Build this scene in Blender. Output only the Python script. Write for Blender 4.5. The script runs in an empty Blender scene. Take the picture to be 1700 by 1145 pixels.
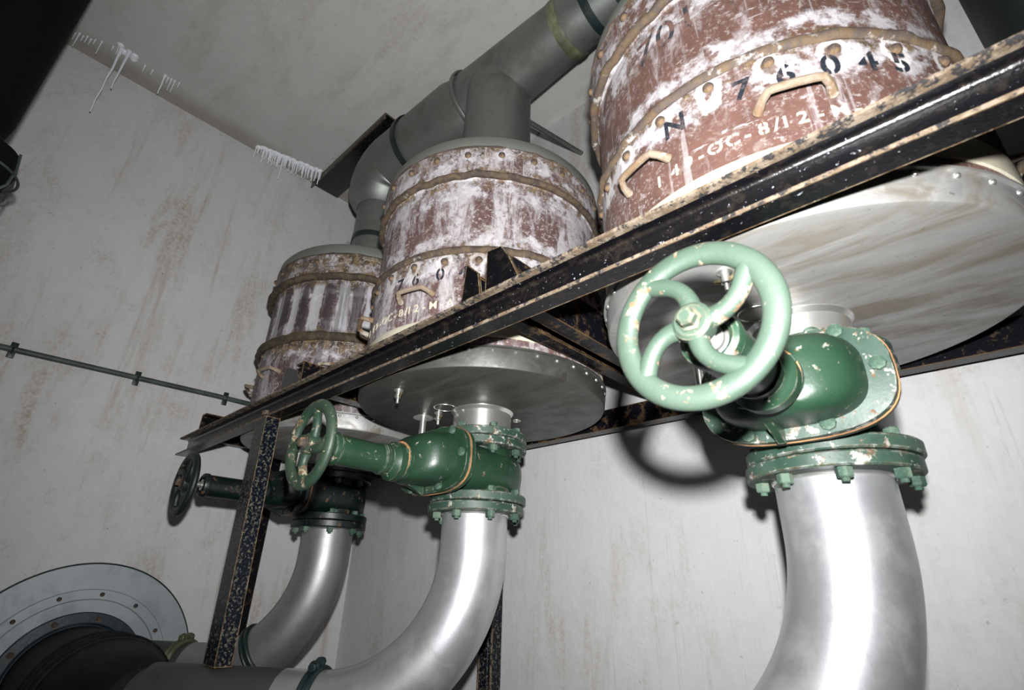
import bpy, bmesh, math, random
from mathutils import Vector, Matrix
random.seed(7)
PI = math.pi
C = bpy.context.scene.collection
sc = bpy.context.scene

# ------------------------------------------------------------------ materials
def new_mat(name):
    m = bpy.data.materials.new(name); m.use_nodes = True
    nt = m.node_tree; nt.nodes.clear()
    out = nt.nodes.new('ShaderNodeOutputMaterial'); b = nt.nodes.new('ShaderNodeBsdfPrincipled')
    nt.links.new(b.outputs[0], out.inputs[0])
    return m, G(nt), b

class G:
    """small helper around a node tree"""
    def __init__(s, nt): s.nt = nt
    def link(s, v, inp):
        if v is None: return
        if isinstance(v, (int, float)): inp.default_value = v
        elif isinstance(v, tuple):
            inp.default_value = v if len(v) == len(inp.default_value) else tuple(v) + (1.0,)
        else: s.nt.links.new(v, inp)
    def coord(s, sx=1, sy=1, sz=1, off=(0, 0, 0)):
        t = s.nt.nodes.new('ShaderNodeTexCoord'); mp = s.nt.nodes.new('ShaderNodeMapping')
        s.nt.links.new(t.outputs['Object'], mp.inputs[0]); mp.inputs['Scale'].default_value = (sx, sy, sz)
        mp.inputs['Location'].default_value = off
        return mp.outputs[0]
    def z(s):
        t = s.nt.nodes.new('ShaderNodeTexCoord'); x = s.nt.nodes.new('ShaderNodeSeparateXYZ')
        s.nt.links.new(t.outputs['Object'], x.inputs[0]); return x.outputs[2]
    def xyz(s):
        t = s.nt.nodes.new('ShaderNodeTexCoord'); x = s.nt.nodes.new('ShaderNodeSeparateXYZ')
        s.nt.links.new(t.outputs['Object'], x.inputs[0]); return x.outputs
    def noise(s, co, scale, detail=5, rough=.6, dist=0):
        n = s.nt.nodes.new('ShaderNodeTexNoise'); s.link(co, n.inputs['Vector'])
        n.inputs['Scale'].default_value = scale; n.inputs['Detail'].default_value = detail
        n.inputs['Roughness'].default_value = rough; n.inputs['Distortion'].default_value = dist
        return n.outputs[0]
    def step(s, v, a, b, lo=0.0, hi=1.0):
        n = s.nt.nodes.new('ShaderNodeMapRange'); n.interpolation_type = 'SMOOTHSTEP'
        s.link(v, n.inputs[0]); n.inputs[1].default_value = a; n.inputs[2].default_value = b
        n.inputs[3].default_value = lo; n.inputs[4].default_value = hi
        return n.outputs[0]
    def math(s, op, a, b=None, clamp=False):
        n = s.nt.nodes.new('ShaderNodeMath'); n.operation = op; n.use_clamp = clamp
        s.link(a, n.inputs[0]); s.link(b, n.inputs[1]); return n.outputs[0]
    def mix(s, f, a, b):
        n = s.nt.nodes.new('ShaderNodeMix'); n.data_type = 'RGBA'
        s.link(f, n.inputs[0]); s.link(a, n.inputs[6]); s.link(b, n.inputs[7]); return n.outputs[2]
    def bump(s, h, strength, dist, b):
        n = s.nt.nodes.new('ShaderNodeBump'); s.link(h, n.inputs['Height'])
        n.inputs['Strength'].default_value = strength; n.inputs['Distance'].default_value = dist
        s.nt.links.new(n.outputs[0], b.inputs['Normal'])
    def edge(s, radius, lo=.995, hi=.90):
        """1 along convex and concave edges, where paint wears off"""
        bv = s.nt.nodes.new('ShaderNodeBevel'); bv.samples = 4; bv.inputs[0].default_value = radius
        ge = s.nt.nodes.new('ShaderNodeNewGeometry'); d = s.nt.nodes.new('ShaderNodeVectorMath'); d.operation = 'DOT_PRODUCT'
        s.nt.links.new(bv.outputs[0], d.inputs[0]); s.nt.links.new(ge.outputs['Normal'], d.inputs[1])
        return s.step(d.outputs['Value'], hi, lo, 1.0, 0.0)
    def band(s, z, zc, w, wob):
        """1 within w of height zc, with a ragged border"""
        d = s.math('ABSOLUTE', s.math('SUBTRACT', s.math('ADD', z, wob), zc))
        return s.step(d, w * .35, w, 1.0, 0.0)

M = {}
def simple(name, col, rough=.6, metal=0.0, bump=0.0, var=0.0, bscale=60):
    m, g, b = new_mat(name)
    co = g.coord()
    if var:
        n = g.noise(co, 9); g.link(g.mix(g.step(n, .35, .7), tuple(c * (1 - var) for c in col), tuple(min(1, c * (1 + var)) for c in col)), b.inputs['Base Color'])
    else: g.link(col, b.inputs['Base Color'])
    b.inputs['Roughness'].default_value = rough; b.inputs['Metallic'].default_value = metal
    if bump: g.bump(g.noise(co, bscale), bump, .004, b)
    M[name] = m
    return m

def plaster(name, base, stain, streak, dark, amount, mottle_scale=1.0, drips=0.0, off=(0, 0, 0), ceiling=False):
    m, g, b = new_mat(name)
    co = g.coord(1, 1, 1, off)
    vert = g.coord(3.0, 3.0, .55, off) if not ceiling else g.coord(.8, 3, 1, off)
    big = g.noise(co, 1.1 * mottle_scale, 6, .65)
    st = g.noise(vert, 1.6, 7, .7, .4)
    fine = g.noise(co, 38, 6, .75)
    col = g.mix(g.step(big, .35, .7), base, tuple(c * .9 for c in base))
    mask = g.math('MULTIPLY', g.step(st, .47, .66), g.step(big, .36, .6))
    mask = g.math('MULTIPLY', mask, g.step(g.noise(co, 62, 7, .8), .38, .60, .12, 1.0))
    mott = g.math('MULTIPLY', g.step(g.noise(co, 4.5, 7, .75), .52, .70), g.step(g.noise(co, 80, 5, .75), .42, .62, .1, .75))
    mask = g.math('MAXIMUM', mask, g.math('MULTIPLY', mott, .75))
    col = g.mix(g.math('MULTIPLY', mask, amount), col, stain)
    m2 = g.math('MULTIPLY', g.step(g.noise(g.coord(7, 7, .5, off), 1.3, 6, .7), .56, .72), streak)
    col = g.mix(m2, col, stain)
    sp = g.step(g.noise(co, 55, 3, .5), .70, .76)
    col = g.mix(g.math('MULTIPLY', sp, .45), col, dark)
    col = g.mix(g.step(fine, .3, .75, 0, .22), col, tuple(c * .72 for c in base))
    if drips:
        dn = g.noise(g.coord(16, 16, .25, off), 1.5, 3, .5, .15)
        dr = g.step(g.math('ABSOLUTE', g.math('SUBTRACT', dn, .56)), .0, .006, 1, 0)
        col = g.mix(g.math('MULTIPLY', dr, drips), col, tuple(c * .72 for c in stain))
    if ceiling:
        x = g.xyz()
        wob = g.math('MULTIPLY', g.math('SUBTRACT', g.noise(co, 5), .5), .09)
        e = g.step(g.math('ADD', x[0], wob), -2.80, -2.66, 1, 0)       # damp border beside the end wall
        col = g.mix(g.math('MULTIPLY', e, .55), col, (.20, .175, .13))
        y_ = g.math('ADD', x[1], g.math('MULTIPLY', x[0], .25))
        soot = g.math('MULTIPLY', g.step(g.noise(g.coord(1.2, 4, 1), 1.2, 6, .7), .5, .75), .4)
        col = g.mix(soot, col, (.23, .21, .18))
    g.link(col, b.inputs['Base Color']); b.inputs['Roughness'].default_value = .75
    b.inputs['Specular IOR Level'].default_value = .3
    h = g.math('ADD', g.noise(co, 24, 6, .7), g.math('MULTIPLY', g.noise(co, 160, 3), .3))
    g.bump(h, .35, .006, b)
    M[name] = m

plaster('plaster_end', (.585, .578, .575), (.31, .245, .16), .6, (.14, .11, .08), 1.0)
plaster('plaster_back', (.53, .53, .53), (.36, .305, .235), .35, (.2, .18, .15), .85, .8, drips=.22, off=(3, 1, 2))
plaster('plaster_ceiling', (.50, .485, .465), (.28, .245, .20), .2, (.12, .11, .1), .5, 1.3, off=(1, 5, 0), ceiling=True)
simple('concrete_floor', (.16, .155, .15), .85, bump=.4, var=.25, bscale=20)

def green(name, base, light, chip, amount, edge=.7, rough=.38):
    m, g, b = new_mat(name)
    co = g.coord()
    n = g.noise(co, 9, 5, .6)
    col = g.mix(g.step(n, .35, .65), base, light)
    e = g.math('MULTIPLY', g.edge(.0045), g.step(g.noise(co, 45, 5, .7), .42, .58))
    c1 = g.step(g.noise(co, 33, 6, .72), .655 - .1 * amount, .69 - .1 * amount)
    msk = g.math('MAXIMUM', g.math('MULTIPLY', e, edge), g.math('MULTIPLY', c1, .85))
    chipc = g.mix(g.step(g.noise(co, 60), .40, .62), chip, (.13, .06, .025))
    col = g.mix(msk, col, chipc)
    g.link(col, b.inputs['Base Color'])
    g.link(g.math('ADD', g.math('MULTIPLY', msk, .35), rough), b.inputs['Roughness'])
    g.bump(g.math('SUBTRACT', g.noise(co, 130, 4), g.math('MULTIPLY', msk, .8)), .25, .0015, b)
    M[name] = m
green('green_paint', (.0095, .031, .016), (.015, .042, .022), (.33, .34, .28), .35)
green('green_flange', (.017, .043, .028), (.040, .072, .052), (.40, .40, .36), 1.0, .9, .5)
green('green_wheel', (.031, .052, .036), (.044, .066, .048), (.27, .225, .155), .6, .55, .5)  # near wheel: worn pale green, flash overexposure also put into the colour
green('green_wheel_worn', (.015, .036, .021), (.03, .05, .032), (.34, .29, .20), .75, .9, .5)
green('green_wheel_shaded', (.004, .010, .009), (.007, .013, .011), (.12, .09, .06), .5, .8, .5)  # far wheel: green darkened to hold the shade it stands in
green('green_shaded', (.0016, .0065, .006), (.0025, .009, .008), (.06, .035, .03), .6, .3, .4)  # far valve: shadow of the rail painted into a near-black green

def black(name, edge_col, edge_amt, speck=.5, base=(.004, .005, .009), chips=.0, chipcol=(.30, .23, .13), cs=24):
    m, g, b = new_mat(name)
    co = g.coord()
    e = g.math('MULTIPLY', g.edge(.005, .996, .93), g.step(g.noise(co, 30, 5, .7), .30, .52))
    sp = g.math('MULTIPLY', g.step(g.noise(co, 120, 4, .65), .66, .72), speck)
    col = g.mix(sp, base, (.34, .34, .38))
    ru = g.math('MULTIPLY', g.step(g.noise(co, cs, 6, .72), .52, .62), chips)
    col = g.mix(ru, col, chipcol)
    col = g.mix(g.math('MULTIPLY', e, edge_amt), col, g.mix(g.step(g.noise(co, 70), .4, .6), edge_col, (.20, .11, .045)))
    g.link(col, b.inputs['Base Color'])
    g.link(g.math('ADD', .22, g.math('MULTIPLY', g.math('MAXIMUM', e, ru), .4)), b.inputs['Roughness'])
    h = g.math('ADD', g.noise(co, 85, 5, .7), g.math('MULTIPLY', g.noise(co, 230, 3), .5))
    b.inputs['Specular IOR Level'].default_value = .5 if speck > .6 else .2
    g.bump(h, .30, .003, b)
    M[name] = m
black('black_tar', (.36, .28, .18), .9, .95, (.0025, .0025, .0034), .10, (.085, .06, .04), 34)
black('black_post', (.36, .29, .17), .95, .4, (.004, .0055, .0105), 1.0, (.115, .112, .08), 120)
black('black_rusty', (.24, .15, .07), .7, .3, (.004, .004, .006), .5, (.13, .08, .035))
def chipped(name, a, bcol, c):
    m, g, b = new_mat(name); co = g.coord()
    col = g.mix(g.step(g.noise(co, 38, 6, .7), .40, .58), a, bcol)
    col = g.mix(g.step(g.noise(co, 46, 6, .75), .50, .57), col, c)
    g.link(col, b.inputs['Base Color']); b.inputs['Roughness'].default_value = .8
    g.bump(g.noise(co, 90, 5, .7), .6, .004, b); M[name] = m
chipped('rail_edge', (.185, .145, .105), (.105, .072, .042), (.012, .011, .012))
simple('black_unlit', (.0025, .002, .003), .8)  # lack of flash light on the corner pipe is put into this near-black
M['black_unlit'].node_tree.nodes['Principled BSDF'].inputs['Specular IOR Level'].default_value = .15
simple('gasket_rust', (.30, .15, .06), .85, bump=.4, var=.5)
simple('dark_strap', (.010, .020, .020), .42, bump=.4, var=.3)
simple('olive_strap', (.11, .115, .065), .5, bump=.3, var=.5)
simple('cream_paint', (.50, .46, .35), .6, bump=.2, var=.1)
simple('white_lime', (.78, .80, .84), .7)
simple('bright_metal', (.72, .71, .68), .28, .9)
simple('brass', (.45, .36, .20), .35, .85)
simple('cable_green', (.045, .060, .050), .55, bump=.4, var=.4)

def stencil_black():
    m, g, b = new_mat('stencil_black')
    co = g.coord()
    n = g.step(g.noise(co, 60, 5, .7), .50, .62)
    g.link(g.mix(g.math('MULTIPLY', n, .5), (.014, .018, .026), (.14, .105, .10)), b.inputs['Base Color']); b.inputs['Roughness'].default_value = .55
    M['stencil_black'] = m
stencil_black()
def faded(name, a, bcol, lo):
    m, g, b = new_mat(name); co = g.coord()
    n = g.step(g.noise(co, 34, 6, .75), lo, lo + .10)
    g.link(g.mix(n, a, bcol), b.inputs['Base Color']); b.inputs['Roughness'].default_value = .6
    M[name] = m
faded('stencil_faded', (.030, .033, .042), (.15, .085, .07), .44)
faded('stencil_cream', (.56, .51, .38), (.18, .10, .08), .60)

def metal(name, col, dirt, rough, metallic, dirt_amt, stretch=(1, 1, 1), seed=0):
    m, g, b = new_mat(name)
    co = g.coord(1, 1, 1, (seed, 0, 0))
    st = g.coord(*stretch, (seed, 0, 0))
    n = g.noise(st, 7, 6, .65)
    d = g.math('MULTIPLY', g.step(n, .48, .72), dirt_amt)
    c = g.mix(d, col, dirt)
    c = g.mix(g.math('MULTIPLY', g.step(g.noise(co, 5, 5, .7, .6), .55, .75), dirt_amt * .6), c, dirt)
    g.link(c, b.inputs['Base Color'])
    g.link(g.math('SUBTRACT', metallic, g.math('MULTIPLY', d, metallic * .6)), b.inputs['Metallic'])
    g.link(g.math('ADD', g.math('MULTIPLY', g.noise(co, 14, 6, .7), .22), rough - .09), b.inputs['Roughness'])
    g.bump(g.noise(st, 60, 4), .08, .002, b)
    M[name] = m
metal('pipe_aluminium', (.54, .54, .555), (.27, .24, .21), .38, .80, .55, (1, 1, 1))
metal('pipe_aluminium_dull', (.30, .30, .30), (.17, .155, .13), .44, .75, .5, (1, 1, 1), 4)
metal('pipe_shaded', (.060, .066, .060), (.028, .027, .026), .55, .35, .8, (1, 1, 1), 8)  # straight runs darker than their elbows: flash falloff put into the colour
def smeared(name, col, dirt, pale):
    m, g, b = new_mat(name)
    st = g.coord(.9, 3.4, 3.4, (2, 0, 0)); co = g.coord()
    n1 = g.noise(st, 2.6, 7, .62, .7)
    d = g.step(n1, .44, .66)
    d2 = g.math('MULTIPLY', g.step(g.noise(g.coord(.8, 4.5, 4.5, (7, 1, 0)), 3.2, 7, .7, .5), .50, .68), .8)
    c = g.mix(g.math('MULTIPLY', d, .85), col, dirt)
    c = g.mix(d2, c, pale)
    c = g.mix(g.math('MULTIPLY', g.step(g.noise(co, 48, 4), .66, .72), .5), c, tuple(x * .4 for x in dirt))
    g.link(c, b.inputs['Base Color'])
    g.link(g.step(n1, .35, .7, .62, .2), b.inputs['Metallic'])
    g.link(g.step(g.noise(co, 9, 6, .7), .3, .7, .38, .58), b.inputs['Roughness'])
    g.bump(g.noise(g.coord(1, 7, 7), 25, 4), .10, .002, b)
    M[name] = m
smeared('dish_aluminium', (.30, .30, .29), (.125, .10, .068), (.33, .325, .315))
smeared('dish_dark', (.075, .075, .068), (.032, .028, .020), (.095, .095, .088))
metal('duct_zinc', (.20, .21, .195), (.085, .09, .07), .46, .7, .85, (1, 1, 1), 1)
metal('lid_zinc', (.21, .215, .19), (.15, .15, .12), .55, .5, .5, (1, 1, 1), 3)
metal('wall_plate_zinc', (.33, .36, .37), (.20, .25, .28), .55, .35, .6, (1, 1, 1), 6)
metal('collector_dark', (.006, .0045, .006), (.016, .020, .014), .6, .0, .7, (1, 3, 3), 5)
M['collector_dark'].node_tree.nodes['Principled BSDF'].inputs['Specular IOR Level'].default_value = .18

def canister(name, seed, white, rust, streak, base, rot=0, halo=0.0):
    """flaking oxide-red paint with white bloom and rust that spreads from the hoops"""
    m, g, b = new_mat(name)
    z = g.z()
    off = (seed * 3.1, seed, 0)
    co = g.coord(1, 1, 1, off)
    vert = g.coord(6.5, 6.5, 1.5, off)
    fine = g.noise(co, 42, 7, .72)
    wob = g.math('MULTIPLY', g.math('SUBTRACT', g.noise(co, 11, 6, .7), .5), .20)
    sn = g.noise(vert, 2.2, 7, .68, .5)
    col = g.mix(g.step(g.noise(co, 13, 6, .7), .35, .7), base, tuple(c * .72 for c in base))
    # pale bloom: long runs plus fringes below every hoop
    runs = g.math('MULTIPLY', g.step(sn, .60 - white * .16, .70 - white * .10), g.step(fine, .30, .60, .15, 1))
    fr1 = g.band(z, .335, .055, wob); fr2 = g.band(z, .635, .07, wob); fr3 = g.band(z, .73, .085, wob)
    fr4 = g.band(z, .425, .045, wob)
    fringe = g.math('MAXIMUM', g.math('MAXIMUM', fr1, fr2), g.math('MAXIMUM', fr3, fr4))
    fringe = g.math('MULTIPLY', fringe, g.step(g.noise(co, 16, 6, .7), .42, .56))
    wm = g.math('MAXIMUM', g.math('MULTIPLY', runs, .35 + .55 * white), g.math('MULTIPLY', fringe, .85))
    # scratches
    scr = g.math('MULTIPLY', g.step(g.noise(g.coord(14, 14, 50, off), 1.6, 5, .6, .6), .63, .68), .55)
    wm = g.math('MAXIMUM', wm, scr, True)
    col = g.mix(wm, col, g.mix(g.step(fine, .4, .7), (.56, .545, .57), (.40, .36, .37)))
    # rust next to the hoops
    r1 = g.band(z, .375, .035 + .03 * rust, wob); r2 = g.band(z, .672, .035 + .025 * rust, wob); r3 = g.band(z, .785, .03 + .07 * rust, wob)
    rm = g.math('MAXIMUM', g.math('MAXIMUM', r1, r2), r3)
    rm = g.math('MULTIPLY', rm, g.step(g.noise(co, 20, 6, .75), .50 - .12 * rust, .62 - .12 * rust))
    col = g.mix(rm, col, g.mix(g.step(g.noise(co, 32, 6, .7), .42, .6), (.17, .110, .052), (.050, .036, .026)))
    gr = g.math('MULTIPLY', g.step(g.noise(co, 85, 6, .75), .53, .62), g.step(g.noise(co, 5, 5, .6), .34, .60, .05, .30 + .55 * white))
    col = g.mix(gr, col, (.47, .44, .43))
    dk = g.math('MULTIPLY', g.step(g.noise(g.coord(9, 9, 5, (4, seed, 2)), 2.2, 6, .72), .60, .67), .6)
    col = g.mix(dk, col, (.055, .034, .028))
    vs_ = g.math('MULTIPLY', g.step(g.noise(g.coord(30, 30, 1.2, off), 2.0, 5, .6), .60, .66), .22 + .3 * white)
    col = g.mix(vs_, col, (.46, .44, .45))
    x = g.xyz()
    ang = g.math('ARCTAN2', x[1], x[0])
    if halo:          # pale crust creeping round the hoop bolts
        k = g.math('SUBTRACT', g.math('MULTIPLY', g.math('SUBTRACT', ang, math.radians(rot)), 24 / (2 * PI)), .25 - .5 - 24)
        fr = g.math('MULTIPLY', g.math('SUBTRACT', g.math('FRACT', k), .5), 2 * PI / 24 * .41)
        dz = g.math('SUBTRACT', z, .350)
        dz = g.math('MULTIPLY', dz, g.step(dz, -.01, .0, .55, 1.0))
        dist = g.math('SQRT', g.math('ADD', g.math('MULTIPLY', fr, fr), g.math('MULTIPLY', dz, dz)))
        dist = g.math('ADD', dist, g.math('MULTIPLY', g.math('SUBTRACT', g.noise(co, 22, 5, .7), .5), .040))
        rg = g.step(g.math('ABSOLUTE', g.math('SUBTRACT', dist, .021)), .004, .009, 1, 0)
        rg = g.math('MULTIPLY', rg, g.step(g.noise(co, 6, 4), .36, .5, .25, 1))
        col = g.mix(g.math('MULTIPLY', rg, halo), col, (.62, .60, .58))
        col = g.mix(g.math('MULTIPLY', g.step(dist, .009, .015, 1, 0), .8), col, (.10, .06, .035))
    mott = g.math('MULTIPLY', g.step(g.noise(co, 24, 7, .75, .6), .54, .64), .25 + .35 * (white > .9))
    col = g.mix(mott, col, (.34, .31, .28))
    if streak:
        st_ = g.math('ADD', g.math('COSINE', g.math('MULTIPLY', ang, 22)), g.math('MULTIPLY', g.math('SUBTRACT', g.noise(vert, 3, 5, .7), .5), 2.6))
        inb = g.step(g.math('ABSOLUTE', g.math('SUBTRACT', z, .53)), .10, .125, 1, 0)
        col = g.mix(g.math('MULTIPLY', g.math('MULTIPLY', g.step(st_, -.5, -.1, 1, 0), inb), .8), col, (.46, .45, .47))
        col = g.mix(g.math('MULTIPLY', g.math('MULTIPLY', g.step(st_, .2, .6), inb), .75), col, (.040, .028, .032))
    if streak:
        sm = g.math('MULTIPLY', g.step(g.noise(g.coord(11, 11, .9, off), 1.5, 5, .6), .52, .60), streak)
        col = g.mix(g.math('MULTIPLY', sm, .7), col, (.045, .035, .04))
    g.link(col, b.inputs['Base Color'])
    b.inputs['Roughness'].default_value = .55
    g.bump(g.math('ADD', g.noise(co, 45, 6, .7), g.math('MULTIPLY', g.math('MAXIMUM', wm, rm), .8)), .35, .003, b)
    M[name] = m
canister('canister_near', 1, .42, .22, 0, (.125, .064, .050), 0, .95)
canister('canister_middle', 2, .95, .45, .0, (.115, .064, .060), -6.5, .5)
canister('canister_far', 3, .75, 1.0, .8, (.090, .055, .052))
def hoop_mat(name, a, bcol, c, wt):
    m, g, b = new_mat(name); co = g.coord()
    col = g.mix(g.step(g.noise(co, 26, 6, .7), .42, .60), a, bcol)
    col = g.mix(g.step(g.noise(co, 18, 6, .72), wt, wt + .08), col, c)
    g.link(col, b.inputs['Base Color']); b.inputs['Roughness'].default_value = .8
    g.bump(g.noise(co, 60, 6, .75), .6, .005, b); M[name] = m
hoop_mat('hoop_rust', (.048, .034, .026), (.105, .070, .040), (.33, .30, .27), .60)
hoop_mat('hoop_near', (.075, .055, .044), (.120, .078, .042), (.34, .31, .29), .56)
hoop_mat('hoop_rust_dark', (.036, .027, .018), (.088, .060, .032), (.20, .165, .105), .62)
hoop_mat('bolt_rust', (.050, .036, .03), (.16, .10, .05), (.40, .34, .28), .62)
hoop_mat('handle_worn', (.23, .18, .13), (.17, .11, .06), (.38, .34, .29), .52)
hoop_mat('bolt_green', (.026, .060, .040), (.09, .14, .10), (.22, .15, .10), .64)

# ------------------------------------------------------------------ mesh helpers
def finish(bm, ang=35):
    bmesh.ops.recalc_face_normals(bm, faces=bm.faces)
    lim = math.radians(ang)
    for f in bm.faces: f.smooth = True
    for e in bm.edges:
        if len(e.link_faces) == 2 and e.calc_face_angle(0) > lim: e.smooth = False

def mesh_of(name, bm, mats, ang=35):
    finish(bm, ang)
    me = bpy.data.meshes.new(name); bm.to_mesh(me); bm.free()
    for m in (mats if isinstance(mats, (list, tuple)) else [mats]): me.materials.append(M[m])
    return me

def obj(name, bm, mats, parent=None, loc=None, label=None, ang=35):
    """bm is in world coordinates; it is shifted to sit under its thing"""
    if parent is not None and loc is None: loc = world_loc(parent)
    if loc is not None: bmesh.ops.translate(bm, verts=bm.verts, vec=-Vector(loc))
    me = mesh_of(name, bm, mats, ang)
    o = bpy.data.objects.new(name, me); C.objects.link(o)
    if parent is not None: o.parent = parent
    elif loc is not None: o.location = loc
    if label: o['label'] = label
    return o

WL = {}
def world_loc(p):
    v = Vector(p.location)
    while p.parent: p = p.parent; v = v + Vector(p.location)
    return v

def tag(o, label, cat, group=None, kind=None):
    o['label'] = label; o['category'] = cat
    if group: o['group'] = group
    if kind: o['kind'] = kind
    return o

def thing(name, label, cat, loc, group=None):
    o = bpy.data.objects.new(name, None); C.objects.link(o); o.empty_display_size = .05
    o.location = loc
    return tag(o, label, cat, group)

def put(me, name, parent, mat4, label=None):
    """one more object using a shared mesh, placed by a world matrix"""
    o = bpy.data.objects.new(name, me); C.objects.link(o)
    if parent is not None:
        o.parent = parent; mat4 = Matrix.Translation(-world_loc(parent)) @ mat4
    o.matrix_local = mat4
    if label: o['label'] = label
    return o

def box(bm, a, b, bev=0):
    r = bmesh.ops.create_cube(bm, size=1)
    vs = r['verts']
    for v in vs:
        v.co = Vector([(a[i] + b[i]) / 2 + v.co[i] * (b[i] - a[i]) for i in range(3)])
    if bev:
        es = list({e for v in vs for e in v.link_edges})
        bmesh.ops.bevel(bm, geom=es, offset=bev, segments=2, affect='EDGES', profile=.5)
    return bm

def lathe(bm, prof, c=(0, 0, 0), n=64, axis='Z', mat=None):
    """profile of (r, h); closed top and bottom where r = 0"""
    c = Vector(c)
    def P(r, h, t):
        x, y = r * math.cos(t), r * math.sin(t)
        if axis == 'Z': return c + Vector((x, y, h))
        if axis == 'Y': return c + Vector((x, h, y))
        return c + Vector((h, x, y))
    rings = []
    for r, h in prof:
        if r <= 1e-6: rings.append([bm.verts.new(P(0, h, 0))])
        else: rings.append([bm.verts.new(P(r, h, 2 * PI * i / n)) for i in range(n)])
    for k in range(len(rings) - 1):
        a, b = rings[k], rings[k + 1]
        for i in range(n):
            j = (i + 1) % n
            if len(a) == 1 and len(b) == 1: continue
            if len(a) == 1: f = bm.faces.new((a[0], b[j], b[i]))
            elif len(b) == 1: f = bm.faces.new((a[i], a[j], b[0]))
            else: f = bm.faces.new((a[i], a[j], b[j], b[i]))
            if mat and k in mat: f.material_index = mat[k]
    return bm

def tube(bm, pts, rad, n=16, caps=True, closed=False, flat=1.0, up=None):
    pts = [Vector(p) for p in pts]; m = len(pts)
    rs = rad if isinstance(rad, (list, tuple)) else [rad] * m
    T = []
    for i in range(m):
        if closed: t = pts[(i + 1) % m] - pts[i - 1]
        else: t = pts[min(i + 1, m - 1)] - pts[max(i - 1, 0)]
        T.append(t.normalized())
    u = Vector(up) if up else (Vector((0, 0, 1)) if abs(T[0].z) < .9 else Vector((1, 0, 0)))
    u = (u - T[0] * u.dot(T[0])).normalized()
    rings = []
    for i in range(m):
        u = (u - T[i] * u.dot(T[i])).normalized(); w = T[i].cross(u)
        rings.append([bm.verts.new(pts[i] + (u * math.cos(2 * PI * k / n) * flat + w * math.sin(2 * PI * k / n)) * rs[i]) for k in range(n)])
    cnt = m if closed else m - 1
    for i in range(cnt):
        a, b = rings[i], rings[(i + 1) % m]
        for k in range(n): bm.faces.new((a[k], a[(k + 1) % n], b[(k + 1) % n], b[k]))
    if caps and not closed:
        bm.faces.new(rings[0][::-1]); bm.faces.new(rings[-1])
    return bm

def torus(bm, c, R, r, axis='Z', n=64, k=12, flat=1.0):
    prof = [(R + r * math.cos(2 * PI * i / k), r * flat * math.sin(2 * PI * i / k)) for i in range(k + 1)]
    lathe(bm, prof, c, n, axis)
    bmesh.ops.remove_doubles(bm, verts=bm.verts, dist=1e-6)
    return bm

def hexbolt(bm, r, h, flange=True, n=6):
    """head along +Z from z = 0"""
    if flange: lathe(bm, [(0, 0), (r * 1.28, 0), (r * 1.28, h * .18), (0, h * .18)], n=18)
    lathe(bm, [(0, h * .1), (r, h * .1), (r, h * .88), (r * .8, h), (0, h)], n=n)
    return bm

def dome(bm, r, h):
    lathe(bm, [(0, -h * .2), (r * 1.15, -h * .2), (r * 1.1, h * .1), (r * .92, h * .55), (r * .5, h * .92), (0, h)], n=14)
    return bm

def loft(bm, secs, n=48, exp=2.6, cap=True):
    """superellipse sections (y, cx, cz, hx, hz) strung along Y"""
    rings = []
    for s in secs:
        y, cx, cz, hx, hz = s[:5]; e = s[5] if len(s) > 5 else exp
        ring = []
        for i in range(n):
            t = 2 * PI * i / n; ct, st = math.cos(t), math.sin(t)
            ring.append(bm.verts.new((cx + hx * math.copysign(abs(ct) ** (2 / e), ct), y, cz + hz * math.copysign(abs(st) ** (2 / e), st))))
        rings.append(ring)
    for a, b in zip(rings, rings[1:]):
        for k in range(n): bm.faces.new((a[k], a[(k + 1) % n], b[(k + 1) % n], b[k]))
    if cap: bm.faces.new(rings[0][::-1]); bm.faces.new(rings[-1])
    return bm

def channel(bm, frame, L0, L1, web, flange, tw, tf, fillet=.008, worn=.95):
    """U profile. frame = (origin, along, web direction, flange direction): web runs along v, flanges open along w"""
    o, a, v, w = [Vector(x) for x in frame]
    pts = [(0, 0, 0), (0, flange, 1), (tf, flange, 0), (tf, flange * .86, 0)]
    # inner profile with rounded roots: (v, w)
    for i in range(5):
        t = i / 4 * PI / 2
        pts.append((tf + fillet - fillet * math.cos(t) if False else tf + fillet * (1 - math.cos(t)), tw + fillet * (1 - math.sin(t)), 0))
    for i in range(5):
        t = PI / 2 - i / 4 * PI / 2
        pts.append((web - tf - fillet * (1 - math.cos(t)), tw + fillet * (1 - math.sin(t)), 0))
    pts += [(web - tf, flange * worn, 1), (web - tf, flange, 1), (web, flange, 0), (web, 0, 0)]
    n = len(pts)
    r = [[bm.verts.new(o + a * L + v * p[0] + w * p[1]) for p in pts] for L in (L0, L1)]
    for k in range(n):
        j = (k + 1) % n
        f = bm.faces.new((r[0][k], r[0][j], r[1][j], r[1][k]))
        if pts[k][2] == 1: f.material_index = 1
    bm.faces.new(r[0][::-1]); bm.faces.new(r[1])
    return bm

def circ_pts(c, R, axis, n=48, a0=0, a1=2 * PI):
    ax = Vector(axis).normalized()
    u = ax.orthogonal().normalized(); 
    if abs(ax.z) < .95:
        u = Vector((0, 0, 1)); u = (u - ax * u.dot(ax)).normalized()
    w = ax.cross(u)
    return [Vector(c) + (u * math.cos(a0 + (a1 - a0) * i / n) + w * math.sin(a0 + (a1 - a0) * i / n)) * R for i in range(n)]

def orient(pos, d):
    """matrix that sends +Z to d at pos"""
    return Matrix.Translation(Vector(pos)) @ Vector(d).to_track_quat('Z', 'Y').to_matrix().to_4x4()

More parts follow.
